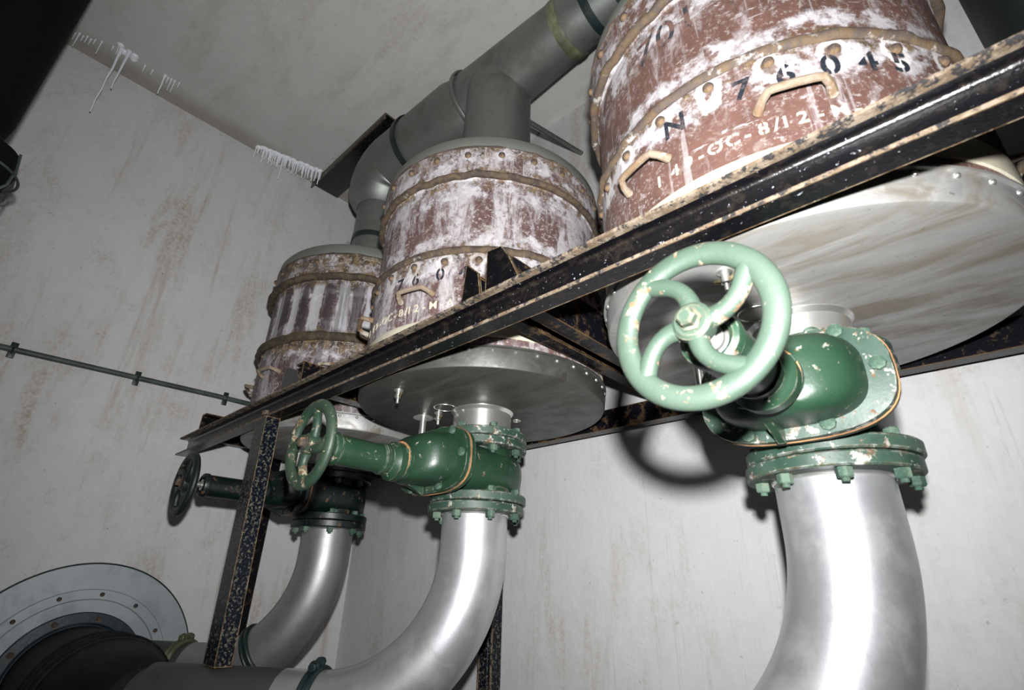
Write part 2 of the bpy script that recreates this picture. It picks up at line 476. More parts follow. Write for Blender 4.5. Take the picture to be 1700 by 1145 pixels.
# ------------------------------------------------------------------ room
XA, YB, ZC = -2.85, 1.704, 3.91
def struct(name, a, b, m):
    bm = bmesh.new(); box(bm, a, b)
    o = obj(name, bm, m); o['kind'] = 'structure'
    return o
struct('wall_left', (XA - .2, -2.6, -.2), (XA, YB + .2, ZC + .2), 'plaster_end')
struct('wall_back', (XA, YB, -.2), (3.0, YB + .2, ZC + .2), 'plaster_back')
struct('wall_right', (3.0, -2.6, -.2), (3.2, YB + .2, ZC + .2), 'plaster_back')
struct('wall_front', (XA, -2.8, -.2), (3.0, -2.6, ZC + .2), 'plaster_back')
struct('floor', (XA, -2.6, -.2), (3.0, YB, 0), 'concrete_floor')
struct('ceiling', (XA, -2.6, ZC), (3.0, YB, ZC + .2), 'plaster_ceiling')

# ------------------------------------------------------------------ shared small meshes
def shared(name, fn, mat, *a):
    bm = bmesh.new(); fn(bm, *a); return mesh_of(name, bm, mat, 30)
ME_RIVET = shared('rivet', dome, 'bright_metal', .0052, .005)
ME_HOOPBOLT = shared('hoop_bolt', dome, 'bolt_rust', .0100, .009)
ME_FBOLT = shared('flange_bolt', hexbolt, 'bolt_green', .0125, .0085, False, 8)
def through(bm):
    """bolt with a head above and a nut below a pair of flange plates (z = -.028 .. .028)"""
    lathe(bm, [(0, .028), (.0138, .028), (.0138, .0415), (.0115, .044), (0, .044)], n=6)
    lathe(bm, [(0, -.0455), (.0115, -.0455), (.0138, -.043), (.0138, -.028), (0, -.028)], n=6)
    lathe(bm, [(0, -.052), (.0065, -.052), (.007, -.050), (.007, .03), (0, .03)], n=12)
ME_STUD = shared('stud_bolt', through, 'bolt_green')

# ------------------------------------------------------------------ lettering bent round a canister
def lettering(name, chars, c, r, zc, size, mat, parent, bold=.0, tilt=0):
    """chars: list of (text, angle in degrees). Each is wrapped round the vertical axis at c"""
    for ch, deg in chars:
        bm = bmesh.new()
        cu = bpy.data.curves.new('glyph', 'FONT'); cu.body = ch; cu.size = size * 1.38; cu.align_x = 'CENTER'
        cu.offset = bold; cu.extrude = .0006; cu.resolution_u = 4
        o = bpy.data.objects.new('glyph', cu)
        C.objects.link(o)
        dg = bpy.context.evaluated_depsgraph_get()
        me = bpy.data.meshes.new_from_object(o.evaluated_get(dg))
        b2 = bmesh.new(); b2.from_mesh(me)
        bmesh.ops.remove_doubles(b2, verts=b2.verts, dist=1e-6)
        # stencil bridge: a plain vertical gap through round letters
        if ch in '08O69C54':
            w = size * .055
            xs = [v.co.x for v in b2.verts]; mid = (min(xs) + max(xs)) / 2
            for sx in (mid - w, mid + w):
                bmesh.ops.bisect_plane(b2, geom=list(b2.verts) + list(b2.edges) + list(b2.faces), plane_co=(sx, 0, 0), plane_no=(1, 0, 0))
            kill = [f for f in b2.faces if abs(f.calc_center_median().x - mid) < w * .98]
            bmesh.ops.delete(b2, geom=kill, context='FACES')
        for k in range(1, 3):
            ys = size * k / 3
            bmesh.ops.bisect_plane(b2, geom=list(b2.verts) + list(b2.edges) + list(b2.faces), plane_co=(0, ys, 0), plane_no=(0, 1, 0))
        for v in b2.verts:
            a = math.radians(deg) + v.co.x / r
            rr = r + .0008 + v.co.z
            v.co = Vector((c[0] + rr * math.cos(a), c[1] + rr * math.sin(a), zc + v.co.y - size / 2))
        b2.to_mesh(me); b2.free(); bm.from_mesh(me)
        bpy.data.objects.remove(o); bpy.data.curves.remove(cu); bpy.data.meshes.remove(me)
        obj(name, bm, mat, parent)

# ------------------------------------------------------------------ gas filters
Y0 = 1.172
FX = (-2.18, -1.25, -.245)
ZD = 2.035
def gas_filter(x, mat, hoop, rot, label, idx):
    c = (x, Y0)
    t = thing('gas_filter', label, 'filter canister', (x, Y0, ZD), 'three riveted filter canisters on the black frame')
    z = lambda h: ZD + h
    # lower pan
    bm = bmesh.new()
    lathe(bm, [(0, z(0)), (.404, z(0)), (.411, z(.003)), (.414, z(.009)), (.415, z(.060)), (.421, z(.062)), (.421, z(.067)), (.40, z(.067))], (x, Y0, 0), 128)
    pan = obj('bottom_pan', bm, 'dish_aluminium' if idx != 1 else 'dish_dark', t)
    for k in range(40):
        a = 2 * PI * (k + .5) / 40
        d = Vector((math.cos(a), math.sin(a), 0))
        put(ME_RIVET, 'rivet', pan, orient(Vector((x, Y0, z(.052))) + d * .4152, d))
    # canister shell
    bm = bmesh.new()
    prof = [(.40, z(.066)), (.408, z(.070)), (.41, z(.16)), (.41, z(.372)), (.41, z(.39)), (.404, z(.41)), (.405, z(.66)), (.424, z(.682)), (.425, z(.785)), (.39, z(.786))]
    pp = []
    for (r0, h0), (r1, h1) in zip(prof, prof[1:]):
        k = max(1, int((h1 - h0) / .03))
        for i in range(k): pp.append((r0 + (r1 - r0) * i / k, h0 + (h1 - h0) * i / k))
    pp.append(prof[-1])
    lathe(bm, pp, (x, Y0, 0), 128)
    if idx == 0:      # the far canister is fluted
        for v in bm.verts:
            h = v.co.z - ZD
            if .42 < h < .655:
                a = math.atan2(v.co.y - Y0, v.co.x - x); rr = .405 + .006 * math.cos(a * 22)
                v.co.x = x + rr * math.cos(a); v.co.y = Y0 + rr * math.sin(a)
    obj('shell', bm, mat, t)
    # cream painted foot band
    bm = bmesh.new()
    lathe(bm, [(.4085, z(.095)), (.4125, z(.097)), (.4130, z(.150)), (.4095, z(.157))], (x, Y0, 0), 128)
    obj('foot_band', bm, 'cream_paint' if idx else mat, t)
    # hoops: rough rolled rings
    def ring(name, h, R, r, flat, m):
        bm = bmesh.new(); torus(bm, (x, Y0, z(h)), R, r, 'Z', 160, 12, flat)
        rnd = random.Random(int(h * 1000) + idx)
        ph = [rnd.uniform(0, 6.28) for _ in range(6)]
        for v in bm.verts:
            a = math.atan2(v.co.y - Y0, v.co.x - x)
            w = .0016 * (math.sin(9 * a + ph[0]) + math.sin(23 * a + ph[1]) + .8 * math.sin(41 * a + ph[2]))
            v.co.x += w * math.cos(a); v.co.y += w * math.sin(a); v.co.z += .7 * w * math.sin(3 * a + ph[3])
        return obj(name, bm, m, t)
    ring('lower_hoop', .384, *((.412, .0095), (.412, .0100), (.420, .0155))[(2 - idx)], 1.25, hoop)
    ring('upper_hoop', .672, *((.419, .0120), (.419, .0120), (.424, .0165))[(2 - idx)], 1.0, hoop)
    ring('lid_hoop', .787, .421, .006, .9, hoop)
    n = 24
    for k in range(n):
        a = math.radians(rot) + 2 * PI * (k + .25) / n
        d = Vector((math.cos(a), math.sin(a), 0))
        put(ME_HOOPBOLT, 'hoop_bolt', t, orient(Vector((x, Y0, z(.352 + .004 * math.sin(k * 5)))) + d * .411, d))
        a += PI / n
        d = Vector((math.cos(a), math.sin(a), 0))
        put(ME_HOOPBOLT, 'hoop_bolt', t, orient(Vector((x, Y0, z(.752 + .004 * math.sin(k * 3)))) + d * .4265, d))
    # lid
    bm = bmesh.new()
    lathe(bm, [(.395, z(.79)), (.424, z(.792)), (.4255, z(.80)), (.421, z(.835)), (.412, z(.848)), (.395, z(.856)), (.30, z(.862)), (0, z(.864))], (x, Y0, 0), 128)
    obj('lid', bm, 'lid_zinc', t)
    # carrying handles
    for k in range(9):
        a0 = math.radians(rot - 68 + 40 * k)
        hw = math.radians(8.3)
        pts = []
        for i in range(13):
            s = i / 12
            a = a0 - hw + 2 * hw * s
            lift = .033 * min(1, 7 * s, 7 * (1 - s)) ** .8 if 0 < s < 1 else 0
            r = .412 + lift
            pts.append((x + r * math.cos(a), Y0 + r * math.sin(a), z(.238 + .012 * min(1, 5 * s, 5 * (1 - s)))))
        bm = bmesh.new(); tube(bm, pts, [.0095] + [.0076] * 11 + [.0095], 10, up=(0, 0, 1))
        obj('carrying_handle', bm, 'handle_worn', t)
    # neck under the pan and its drain fittings
    bm = bmesh.new()
    lathe(bm, [(.098, 1.928), (.098, z(-.012)), (.106, z(-.002)), (.106, z(.002))], (x, Y0, 0), 64)
    obj('outlet_neck', bm, 'bright_metal', t)
    bm = bmesh.new(); lathe(bm, [(.099, 1.9265), (.149, 1.9265), (.152, 1.9295), (.152, 1.950), (.149, 1.953), (.099, 1.953), (.099, 1.9265)], (x, Y0, 0), 72)
    obj('neck_flange', bm, 'green_flange' if idx else 'green_shaded', t)
    def petcock(dx, dy, s=1.0):
        px, py = x + dx, Y0 + dy
        bm = bmesh.new()
        lathe(bm, [(0, z(.002)), (.014, z(.002)), (.014, z(-.004)), (.0075, z(-.005)), (.0075, z(-.016)), (.009, z(-.017)), (.009, z(-.026)), (.005, z(-.028)), (.005, z(-.042)), (0, z(-.042))], (px, py, 0), 16)
        p = obj('petcock', bm, 'bright_metal', t)
        bm = bmesh.new()
        tube(bm, [(px - .022, py + .004, z(-.015)), (px - .009, py, z(-.021)), (px + .009, py, z(-.021)), (px + .022, py - .004, z(-.015))], [.0035, .005, .005, .0035], 10)
        obj('tap_wing', bm, 'brass', p)
    petcock(-.03, -.325); petcock(-.112, -.10)
    bm = bmesh.new(); torus(bm, (x + .04, Y0 + .13, z(-.003)), .012, .003, 'Z', 24, 8)
    obj('wire_eye', bm, 'bright_metal', t)
    bm = bmesh.new(); torus(bm, (x - .045, Y0 - .128, z(-.003)), .036, .0016, 'Z', 40, 8)
    obj('wire_loop', bm, 'bright_metal', t)
    bm = bmesh.new()
    lathe(bm, [(.0115, z(.0)), (.0115, 1.90), (.0095, 1.90), (.0095, z(.0))], (x - .195, Y0 - .10, 0), 24)
    dr = obj('drain_tube', bm, 'bright_metal', t)
    bm = bmesh.new(); lathe(bm, [(.012, z(-.001)), (.036, z(-.001)), (.036, z(-.004)), (.012, z(-.005))], (x - .195, Y0 - .10, 0), 40)
    obj('washer', bm, 'bright_metal', dr)
    return t

f_far = gas_filter(FX[0], 'canister_far', 'hoop_rust_dark', -12, 'smallest-looking, far filter canister beside the end wall, streaked and heavily rusted, fluted sides', 0)
f_mid = gas_filter(FX[1], 'canister_middle', 'hoop_rust', -6.5, 'middle red-brown filter canister under the duct tee, bloomed white and purple', 1)
f_near = gas_filter(FX[2], 'canister_near', 'hoop_near', 0, 'largest near red-brown filter canister, black numerals, its top cut off by the photo', 2)

code = [('1', -104), ('4', -98.6), ('9', -94.5), ('-', -91), ('O', -87.3), ('C', -82.9), ('-', -79.4), ('8', -75.8), ('/', -72.9), ('1', -71), ('2', -67.3), ('-', -63.6), ('M', -59.4), ('-', -55.5), ('A', -52)]
lettering('stencilled_character', code, (FX[2], Y0), .4105, 2.238, .026, 'stencil_cream', f_near, .0006)
lettering('stencilled_character', [(a, d - 6.5) for a, d in code], (FX[1], Y0), .4105, 2.238, .026, 'stencil_cream', f_mid, .0002)
lettering('stencilled_numeral', [('N', -97), ('7', -78.5), ('6', -68.4), ('0', -58.2), ('4', -49.6), ('5', -41.5)], (FX[2], Y0), .4105, 2.349, .048, 'stencil_black', f_near, .0012)
lettering('stencilled_numeral', [('7', -85), ('6', -76), ('0', -64), ('4', -54)], (FX[1], Y0), .4105, 2.342, .042, 'stencil_black', f_mid, .0008)
lettering('stencilled_numeral', [('7', -104), ('0', -96), ('1', -88.5)], (FX[2], Y0), .4055, 2.63, .075, 'stencil_faded', f_near, .0005)

# ------------------------------------------------------------------ gate valves
def gate_valve(x, mats, label, wheel_rot, wx=0.0):
    body_m, flange_m, wheel_m = mats
    zc = 1.828
    t = thing('gate_valve', label, 'valve', (x, Y0, 1.733), 'green gate valves under the filters')
    # body
    bm = bmesh.new()
    loft(bm, [(.998, x, zc + .008, .112, .070), (1.03, x, zc, .112, .074), (1.10, x, zc, .118, .080), (1.18, x, zc, .122, .083), (1.24, x, zc, .113, .080),
              (1.275, x, zc, .092, .072), (1.295, x, zc, .060, .052), (1.302, x, zc, .02, .02)], exp=2.5)
    lathe(bm, [(.104, 1.745), (.102, 1.76), (.108, 1.785), (.108, 1.875), (.102, 1.90), (.104, 1.912)], (x, Y0, 0), 48)
    obj('body', bm, body_m, t)
    def plate(name, z0, z1, r=.152):
        bm = bmesh.new()
        lathe(bm, [(.095, z0), (r - .003, z0), (r, z0 + .003), (r, z1 - .003), (r - .003, z1), (.095, z1), (.095, z0)], (x, Y0, 0), 72)
        return obj(name, bm, flange_m, t)
    plate('lower_flange', 1.7305, 1.757); plate('upper_flange', 1.898, 1.9245)
    for zf in (1.7295, 1.9255):
        for k in range(8):
            a = 2 * PI * (k + .42) / 8
            put(ME_STUD, 'stud_bolt', t, Matrix.Translation((x + .129 * math.cos(a), Y0 + .129 * math.sin(a), zf)) @ Matrix.Rotation(k * .7, 4, 'Z'))
    # bonnet dome with its bolted oval flange
    bm = bmesh.new()
    loft(bm, [(.985, x, zc + .012, .124, .078), (.95, x, zc + .010, .122, .077), (.915, x, zc + .006, .114, .074), (.893, x, zc + .002, .098, .069), (.878, x, zc - .003, .074, .060), (.868, x, zc - .008, .050, .048)], exp=3.0)
    bon = obj('bonnet', bm, body_m, t)
    bm = bmesh.new(); loft(bm, [(.9685, x, zc + .01, .155, .092, 2.9), (.966 + .004, x, zc + .01, .160, .096, 2.9), (.983, x, zc + .01, .161, .097, 2.9), (.9845, x, zc + .01, .159, .095, 2.9)])
    obj('bonnet_flange', bm, flange_m if wheel_m == 'green_wheel' else body_m, t)
    bm = bmesh.new(); loft(bm, [(.985, x, zc + .01, .1625, .0985, 2.9), (.9885, x, zc + .01, .1625, .0985, 2.9)])
    obj('gasket', bm, 'gasket_rust', t)
    bm = bmesh.new(); loft(bm, [(.989, x, zc + .01, .161, .097, 2.9), (1.003, x, zc + .01, .161, .097, 2.9), (1.006, x, zc + .01, .157, .093, 2.9)])
    obj('body_flange', bm, body_m, t)
    for bx, bz in ((.142, .006), (-.142, .006), (.052, -.0785), (-.078, -.0785), (.095, .078), (-.095, .078)):
        put(ME_FBOLT, 'flange_bolt', t, orient((x + bx, .9685, zc + .01 + bz), (0, -1, 0)))
    # ribs under and over the bonnet
    for sgn in (-1, 1):
        bm = bmesh.new()
        v = [bm.verts.new((x - .024 + dx, y, zz)) for dx in (-.007, .007) for y, zz in ((.966, zc + sgn * .05), (.966, zc + sgn * .092), (.885, zc + sgn * .058), (.885, zc + sgn * .03))]
        bm.faces.new(v[:4]); bm.faces.new(v[4:][::-1])
        for i in range(4): bm.faces.new((v[i], v[(i + 1) % 4], v[4 + (i + 1) % 4], v[4 + i]))
        obj('rib', bm, body_m, bon)
    zs = 1.812
    # gland flange pair and sleeve
    bm = bmesh.new(); lathe(bm, [(0, .856), (.050, .856), (.054, .859), (.054, .870), (.040, .874), (0, .874)], (x, 0, zs + .006), 40, 'Y')
    obj('gland_flange', bm, flange_m if wheel_m == 'green_wheel' else body_m, t)
    bm = bmesh.new(); lathe(bm, [(0, .8525), (.0545, .8525), (.0545, .8555), (0, .8555)], (x, 0, zs + .006), 40, 'Y')
    obj('gasket', bm, 'gasket_rust', t)
    bm = bmesh.new()
    lathe(bm, [(.028, .70), (.028, .640), (.034, .636), (.041, .640), (.043, .646), (.043, .656), (.039, .660), (.039, .790), (.043, .794), (.043, .802), (.040, .806), (.040, .815), (.046, .820), (.0545, .830), (.0545, .852), (.02, .852)], (x, 0, zs), 40, 'Y')
    obj('sleeve', bm, body_m, t)
    bm = bmesh.new(); lathe(bm, [(0, .700), (.0275, .700), (.0275, .655), (.020, .650), (.020, .640), (.011, .638), (.011, .60), (0, .60)], (x, 0, zs), 32, 'Y')
    obj('spindle', bm, 'bright_metal', t)
    for sx in (-.045, .045):
        put(ME_FBOLT, 'gland_bolt', t, orient((x + sx * .88, .853, zs + sx * .55 - .002), (0, -1, 0)))
    # handwheel
    wc = Vector((x + wx, .585, zs - .002)); R = .0985
    w = None
    bm = bmesh.new()
    prof = []
    for i in range(17):
        a = 2 * PI * i / 16
        prof.append((R + .0160 * math.cos(a), .0115 * math.sin(a)))
    lathe(bm, prof, wc, 80, 'Y'); bmesh.ops.remove_doubles(bm, verts=bm.verts, dist=1e-6)
    w = obj('handwheel', bm, wheel_m, t)
    bm = bmesh.new(); lathe(bm, [(0, -.014), (.021, -.014), (.026, -.010), (.027, .0), (.022, .018), (.015, .022), (0, .022)], wc, 40, 'Y')
    obj('hub', bm, wheel_m, w)
    bm = bmesh.new(); lathe(bm, [(.0, -.014), (.017, -.014), (.017, -.0165), (.0125, -.017), (.0125, -.027), (.0095, -.030), (0, -.030)], wc, 6, 'Y')
    obj('nut', bm, 'bolt_rust' if wheel_m != 'green_wheel' else wheel_m, w)
    for k in range(4):
        a0 = wheel_rot + k * PI / 2
        pts, rr = [], []
        for i in range(11):
            s = i / 10
            r = .016 + (R - .016) * s
            a = a0 + .62 * (s ** 1.25) * math.sin(min(1, s * 1.0) * PI * .62)
            bow = -.003 * math.sin(s * PI)
            pts.append(wc + Vector((r * math.cos(a), bow + .002, r * math.sin(a)))); rr.append(.0150 - .0028 * math.sin(s * PI))
        bm = bmesh.new(); tube(bm, pts, rr, 12, up=(0, 1, 0), flat=.85)
        obj('spoke', bm, wheel_m, w)
    return t
v_far = gate_valve(FX[0] + .01, ('green_shaded', 'green_shaded', 'green_wheel_shaded'), 'dark shaded gate valve behind the black post, furthest of the valves', .5)
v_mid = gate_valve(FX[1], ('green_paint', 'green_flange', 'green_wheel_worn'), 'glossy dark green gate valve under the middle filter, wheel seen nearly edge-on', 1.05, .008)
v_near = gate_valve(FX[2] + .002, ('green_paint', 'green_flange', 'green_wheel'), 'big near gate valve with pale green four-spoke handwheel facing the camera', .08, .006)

# ------------------------------------------------------------------ elbow pipes
def elbow_path(x, phi, ext, zs=1.602, Rb=.437, top=1.7285):
    h = Vector((math.cos(phi), math.sin(phi), 0)); c = Vector((x, Y0, 0))
    P = [c + Vector((0, 0, top)), c + Vector((0, 0, (top + zs) / 2))]
    for i in range(33):
        t = i / 32 * PI / 2
        P.append(c + Vector((0, 0, zs)) + h * Rb * (1 - math.cos(t)) - Vector((0, 0, Rb * math.sin(t))))
    for i in range(1, 7): P.append(P[34] + h * ext * i / 6)
    return P
def elbow(x, phi, ext, mat, tail_mat, flange_m, label, tail=None):
    P = elbow_path(x, phi, ext)
    t = thing('elbow_pipe', label, 'pipe', P[-1], 'aluminium elbow pipes below the valves')
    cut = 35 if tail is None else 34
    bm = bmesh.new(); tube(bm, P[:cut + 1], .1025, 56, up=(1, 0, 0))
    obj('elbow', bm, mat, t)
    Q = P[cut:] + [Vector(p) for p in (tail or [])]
    if tail:      # smooth the run with a spline
        R_ = []
        for i in range(len(Q) - 1):
            a, b_, c, d = Q[max(i - 1, 0)], Q[i], Q[i + 1], Q[min(i + 2, len(Q) - 1)]
            for k in range(6):
                u = k / 6
                R_.append(.5 * ((2 * b_) + (c - a) * u + (2 * a - 5 * b_ + 4 * c - d) * u * u + (3 * b_ - a - 3 * c + d) * u ** 3))
        Q = R_ + [Q[-1]]
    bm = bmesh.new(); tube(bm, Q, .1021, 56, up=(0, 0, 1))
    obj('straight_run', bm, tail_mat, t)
    bm = bmesh.new(); lathe(bm, [(.1027, 1.702), (.149, 1.702), (.152, 1.705), (.152, 1.7255), (.149, 1.7285), (.1027, 1.7285)], (x, Y0, 0), 72)
    obj('flange', bm, flange_m, t)
    bm = bmesh.new(); torus(bm, (x, Y0, 1.700), .1035, .004, 'Z', 56, 8)
    obj('weld_bead', bm, 'bright_metal', t)
    return t, P
PHI = math.radians(216)
e_far, P1 = elbow(FX[0] + .01, PHI, .27, 'pipe_aluminium_dull', 'pipe_shaded', 'green_shaded', 'dull elbow pipe under the far valve, partly behind the black post')
e_mid, P2 = elbow(FX[1] - .010, PHI, .60, 'pipe_aluminium', 'pipe_shaded', 'green_flange', 'shiny elbow pipe under the middle valve sweeping down to the left')
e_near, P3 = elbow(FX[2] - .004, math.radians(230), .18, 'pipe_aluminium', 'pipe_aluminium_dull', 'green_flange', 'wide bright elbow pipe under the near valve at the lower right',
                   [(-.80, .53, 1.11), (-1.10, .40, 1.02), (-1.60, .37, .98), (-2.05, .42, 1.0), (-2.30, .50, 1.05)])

# strap clamps on the elbows
def strap(name, P, i, mat, label, r=.107, lug_dir=None, w=.010):
    T = (P[i + 1] - P[i - 1]).normalized(); c = P[i]
    t = thing(name, label, 'pipe clamp', c, 'strap clamps round the lower pipes')
    bm = bmesh.new()
    for s in (-1, 1):
        cc = c + T * (s * w)
        tube(bm, circ_pts(cc, r, T, 56), .0085, 10, closed=True)
    obj('band', bm, mat, t)
    u = Vector((0, 0, 1)); u = (u - T * u.dot(T)).normalized(); sdir = T.cross(u)
    if lug_dir is not None: u = (u * math.cos(lug_dir) + sdir * math.sin(lug_dir)).normalized()
    for s in (-1, 1):
        q = c + u * (r + .012) + T.cross(u) * (s * .016)
        bm = bmesh.new(); hexbolt(bm, .012, .02, True, 8)
        bmesh.ops.transform(bm, matrix=orient(q, T.cross(u) * s), verts=bm.verts)
        obj('lug', bm, mat, t)
    bm = bmesh.new(); tube(bm, [c + u * (r + .012) - T.cross(u) * .03, c + u * (r + .012) + T.cross(u) * .03], .0055, 8)
    obj('lug_bolt', bm, mat, t)
    return t
strap('pipe_clamp', P1, 36, 'olive_strap', 'olive painted strap clamp left of the black post')
strap('pipe_clamp', P1, 22, 'dark_strap', 'dark strap clamp on the far elbow, right of the black post', lug_dir=1.2)
strap('pipe_clamp', P2, 34, 'dark_strap', 'blue-green strap clamp on the middle elbow at the bottom edge', lug_dir=-.15)

# ------------------------------------------------------------------ collector pipe and its wall plate
CY, CZ = .552, 1.126
t = thing('collector_pipe', 'dark collector pipe leaving the round wall plate at the lower left', 'pipe', (XA, CY, CZ))
cp = [(XA + .002, CY, CZ, .193), (-2.60, CY, CZ, .193), (-2.35, CY, CZ, .193), (-2.25, CY, CZ + .002, .188), (-2.16, CY + .004, CZ + .010, .170), (-2.08, CY + .012, CZ + .022, .146), (-2.02, CY + .02, CZ + .030, .122), (-1.99, CY + .025, CZ + .034, .100)]
bm = bmesh.new(); tube(bm, [p[:3] for p in cp], [p[3] for p in cp], 64); obj('pipe', bm, 'collector_dark', t)
for xx, r in ((-2.42, .2), (-2.35, .2), (-2.28, .198)):
    bm = bmesh.new(); torus(bm, (xx, CY, CZ), .192, .011 * r / .2, 'X', 64, 10); obj('swaged_ring', bm, 'collector_dark', t)
w = thing('wall_plate', 'large round grey wall plate with bolted rings round the collector pipe', 'wall plate', (XA, CY, CZ))
bm = bmesh.new(); lathe(bm, [(.20, .001), (.415, .001), (.42, .004), (.42, .010), (.417, .013), (.325, .015), (.20, .015)], (XA, CY, CZ), 120, 'X'); obj('outer_disc', bm, 'wall_plate_zinc', w)
bm = bmesh.new(); torus(bm, (XA + .008, CY, CZ), .4195, .0045, 'X', 120, 8); obj('dark_rim', bm, 'dark_strap', w)
bm = bmesh.new(); lathe(bm, [(.287, .0145), (.323, .0145), (.325, .018), (.325, .023), (.322, .026), (.289, .026), (.286, .023), (.286, .0145)], (XA, CY, CZ), 120, 'X'); obj('clamp_ring', bm, 'wall_plate_zinc', w)
me = shared('ring_bolt', dome, 'bolt_rust', .0075, .006)
for k in range(14):
    a = 2 * PI * (k + .3) / 14
    put(me, 'ring_bolt', w, orient((XA + .0265, CY + .306 * math.cos(a), CZ + .306 * math.sin(a)), (1, 0, 0)))
f = thing('pipe_flange', 'dark blue flange ring hugging the collector pipe at the wall plate', 'flange', (XA + .016, CY, CZ))
bm = bmesh.new(); lathe(bm, [(.194, .0155), (.238, .0155), (.242, .019), (.242, .034), (.239, .037), (.205, .038), (.196, .045), (.194, .045)], (XA, CY, CZ), 96, 'X')
simple('blue_dark', (.010, .022, .032), .4, bump=.2, var=.3); obj('ring', bm, 'blue_dark', f)
me = shared('ring_bolt', hexbolt, 'bolt_rust', .009, .010)
for k in range(10):
    a = 2 * PI * (k + .22) / 10
    put(me, 'ring_bolt', f, orient((XA + .037, CY + .220 * math.cos(a), CZ + .220 * math.sin(a)), (1, 0, 0)))

# ------------------------------------------------------------------ steel frame
FR = thing('steel_frame', 'black tarred steel channel frame carrying the three filters, rusty edges', 'frame', (-1.2, .72, 1.27))
bm = bmesh.new(); channel(bm, ((0, .740, 2.026), (1, 0, 0), (0, 0, 1), (0, -1, 0)), XA - .0, .62, .084, .046, .006, .0072, .010, .62)
obj('front_rail', bm, ['black_tar', 'rail_edge'], FR, ang=50)
bm = bmesh.new(); channel(bm, ((0, 1.602, 2.036), (1, 0, 0), (0, 0, 1), (0, 1, 0)), XA + .002, .9, .076, .046, .006, .0072, .008)
obj('rear_rail', bm, ['black_rusty', 'black_rusty'], FR, ang=50)
def crossbar(x0, x1, z1, flip, y0=.735):
    w = abs(x1 - x0)
    bm = bmesh.new()
    o = (x0 if not flip else x1, 0, 2.1125)
    channel(bm, (o, (0, 1, 0), (0, 0, 1), (1 if not flip else -1, 0, 0)), y0, 1.645, z1 - 2.1125, w, .006, .007, .008)
    obj('crossbar', bm, ['black_rusty', 'black_rusty'], FR, ang=50)
crossbar(-.838, -.795, 2.178, False, .716)
crossbar(-.765, -.716, 2.215, True, .716)
crossbar(-1.752, -1.697, 2.205, True, .72)
bm = bmesh.new(); box(bm, (-2.845, 1.115, 0.0), (-2.80, 1.122, 2.111)); box(bm, (-2.807, 1.122, 0.0), (-2.80, 1.178, 2.111)); obj('upright', bm, 'black_rusty', FR)  # thin dark angle section standing from floor to crossbar by the end wall
crossbar(-2.848, -2.795, 2.24, False, .76)
crossbar(.232, .280, 2.235, True, .72)
def cleat(xs, zs):
    bm = bmesh.new()
    r = [[bm.verts.new((x, y, z)) for x, z in zip(xs, zs)] for y in (.7035, .7105)]
    bm.faces.new(r[0][::-1]); bm.faces.new(r[1])
    n = len(xs)
    for i in range(n): bm.faces.new((r[0][i], r[0][(i + 1) % n], r[1][(i + 1) % n], r[1][i]))
    obj('cleat', bm, 'black_tar', FR, ang=20)
cleat((-.762, -.655, -.690, -.715, -.762), (2.1105, 2.1105, 2.185, 2.222, 2.228))
cleat((-.846, -.778, -.790, -.834), (2.1105, 2.1105, 2.180, 2.222))
cleat((-1.815, -1.655, -1.70, -1.80), (2.1105, 2.1105, 2.165, 2.205))
# post: leans very slightly, stands on the middle elbow pipe
bm = bmesh.new()
channel(bm, ((-1.9365, .6925, 0), (0, 0, 1), (1, 0, 0), (0, 1, 0)), 1.268, 2.0262, .088, .05, .006, .0072, .008)
for v in bm.verts: v.co.x += (2.026 - v.co.z) * .055
obj('upright', bm, ['black_post', 'black_post'], FR, ang=50)
bm = bmesh.new(); hexbolt(bm, .011, .014); bmesh.ops.transform(bm, matrix=orient((-1.862, .6935, 2.034), (0, -.3, 1)), verts=bm.verts)
obj('leg_bolt', bm, 'rail_edge', FR)
bm = bmesh.new()
channel(bm, ((-1.655, 1.612, 0), (0, 0, 1), (1, 0, 0), (0, -1, 0)), 0, 2.0362, .075, .05, .006, .008, .008)
for v in bm.verts: v.co.y += 0.03
obj('upright', bm, ['black_post', 'rail_edge'], FR, ang=50)

# ------------------------------------------------------------------ overhead duct
ZO = 3.65
D = thing('overhead_duct', 'grey zinc duct under the ceiling collecting air from the filter tops', 'duct', (-1.4, Y0, ZO))
def rad(x):
    return .113 + (-.8 - x) * .0525 if x > -1.405 else .168 + (-1.405 - x) * .028
bm = bmesh.new()
xs = [-1.405 + i * .1 for i in range(0, 17)] + [.288]
tube(bm, [(x, Y0, ZO) for x in xs], [max(.085, .145 + (-1.405 - x) * .053 + .010) for x in xs], 64); obj('duct_section', bm, 'duct_zinc', D)
bm = bmesh.new()
pts, rs = [], []
for i in range(6): xx = -1.40 - i * .11; pts.append((xx, Y0, ZO)); rs.append(rad(xx))
cx, Rb = -2.005, .19
for i in range(1, 13):
    a = i / 12 * PI / 2
    pts.append((cx - Rb * math.sin(a), Y0, ZO - Rb * (1 - math.cos(a)))); rs.append(.186 + .012 * math.sin(a) - .03 * (i / 12) ** 3)
pts.append((cx - Rb, Y0, ZO - Rb - .03)); rs.append(.150)
pts.append((cx - Rb, Y0, ZO - Rb - .055)); rs.append(.118)
tube(bm, pts, rs, 64); obj('elbow_section', bm, 'duct_zinc', D)
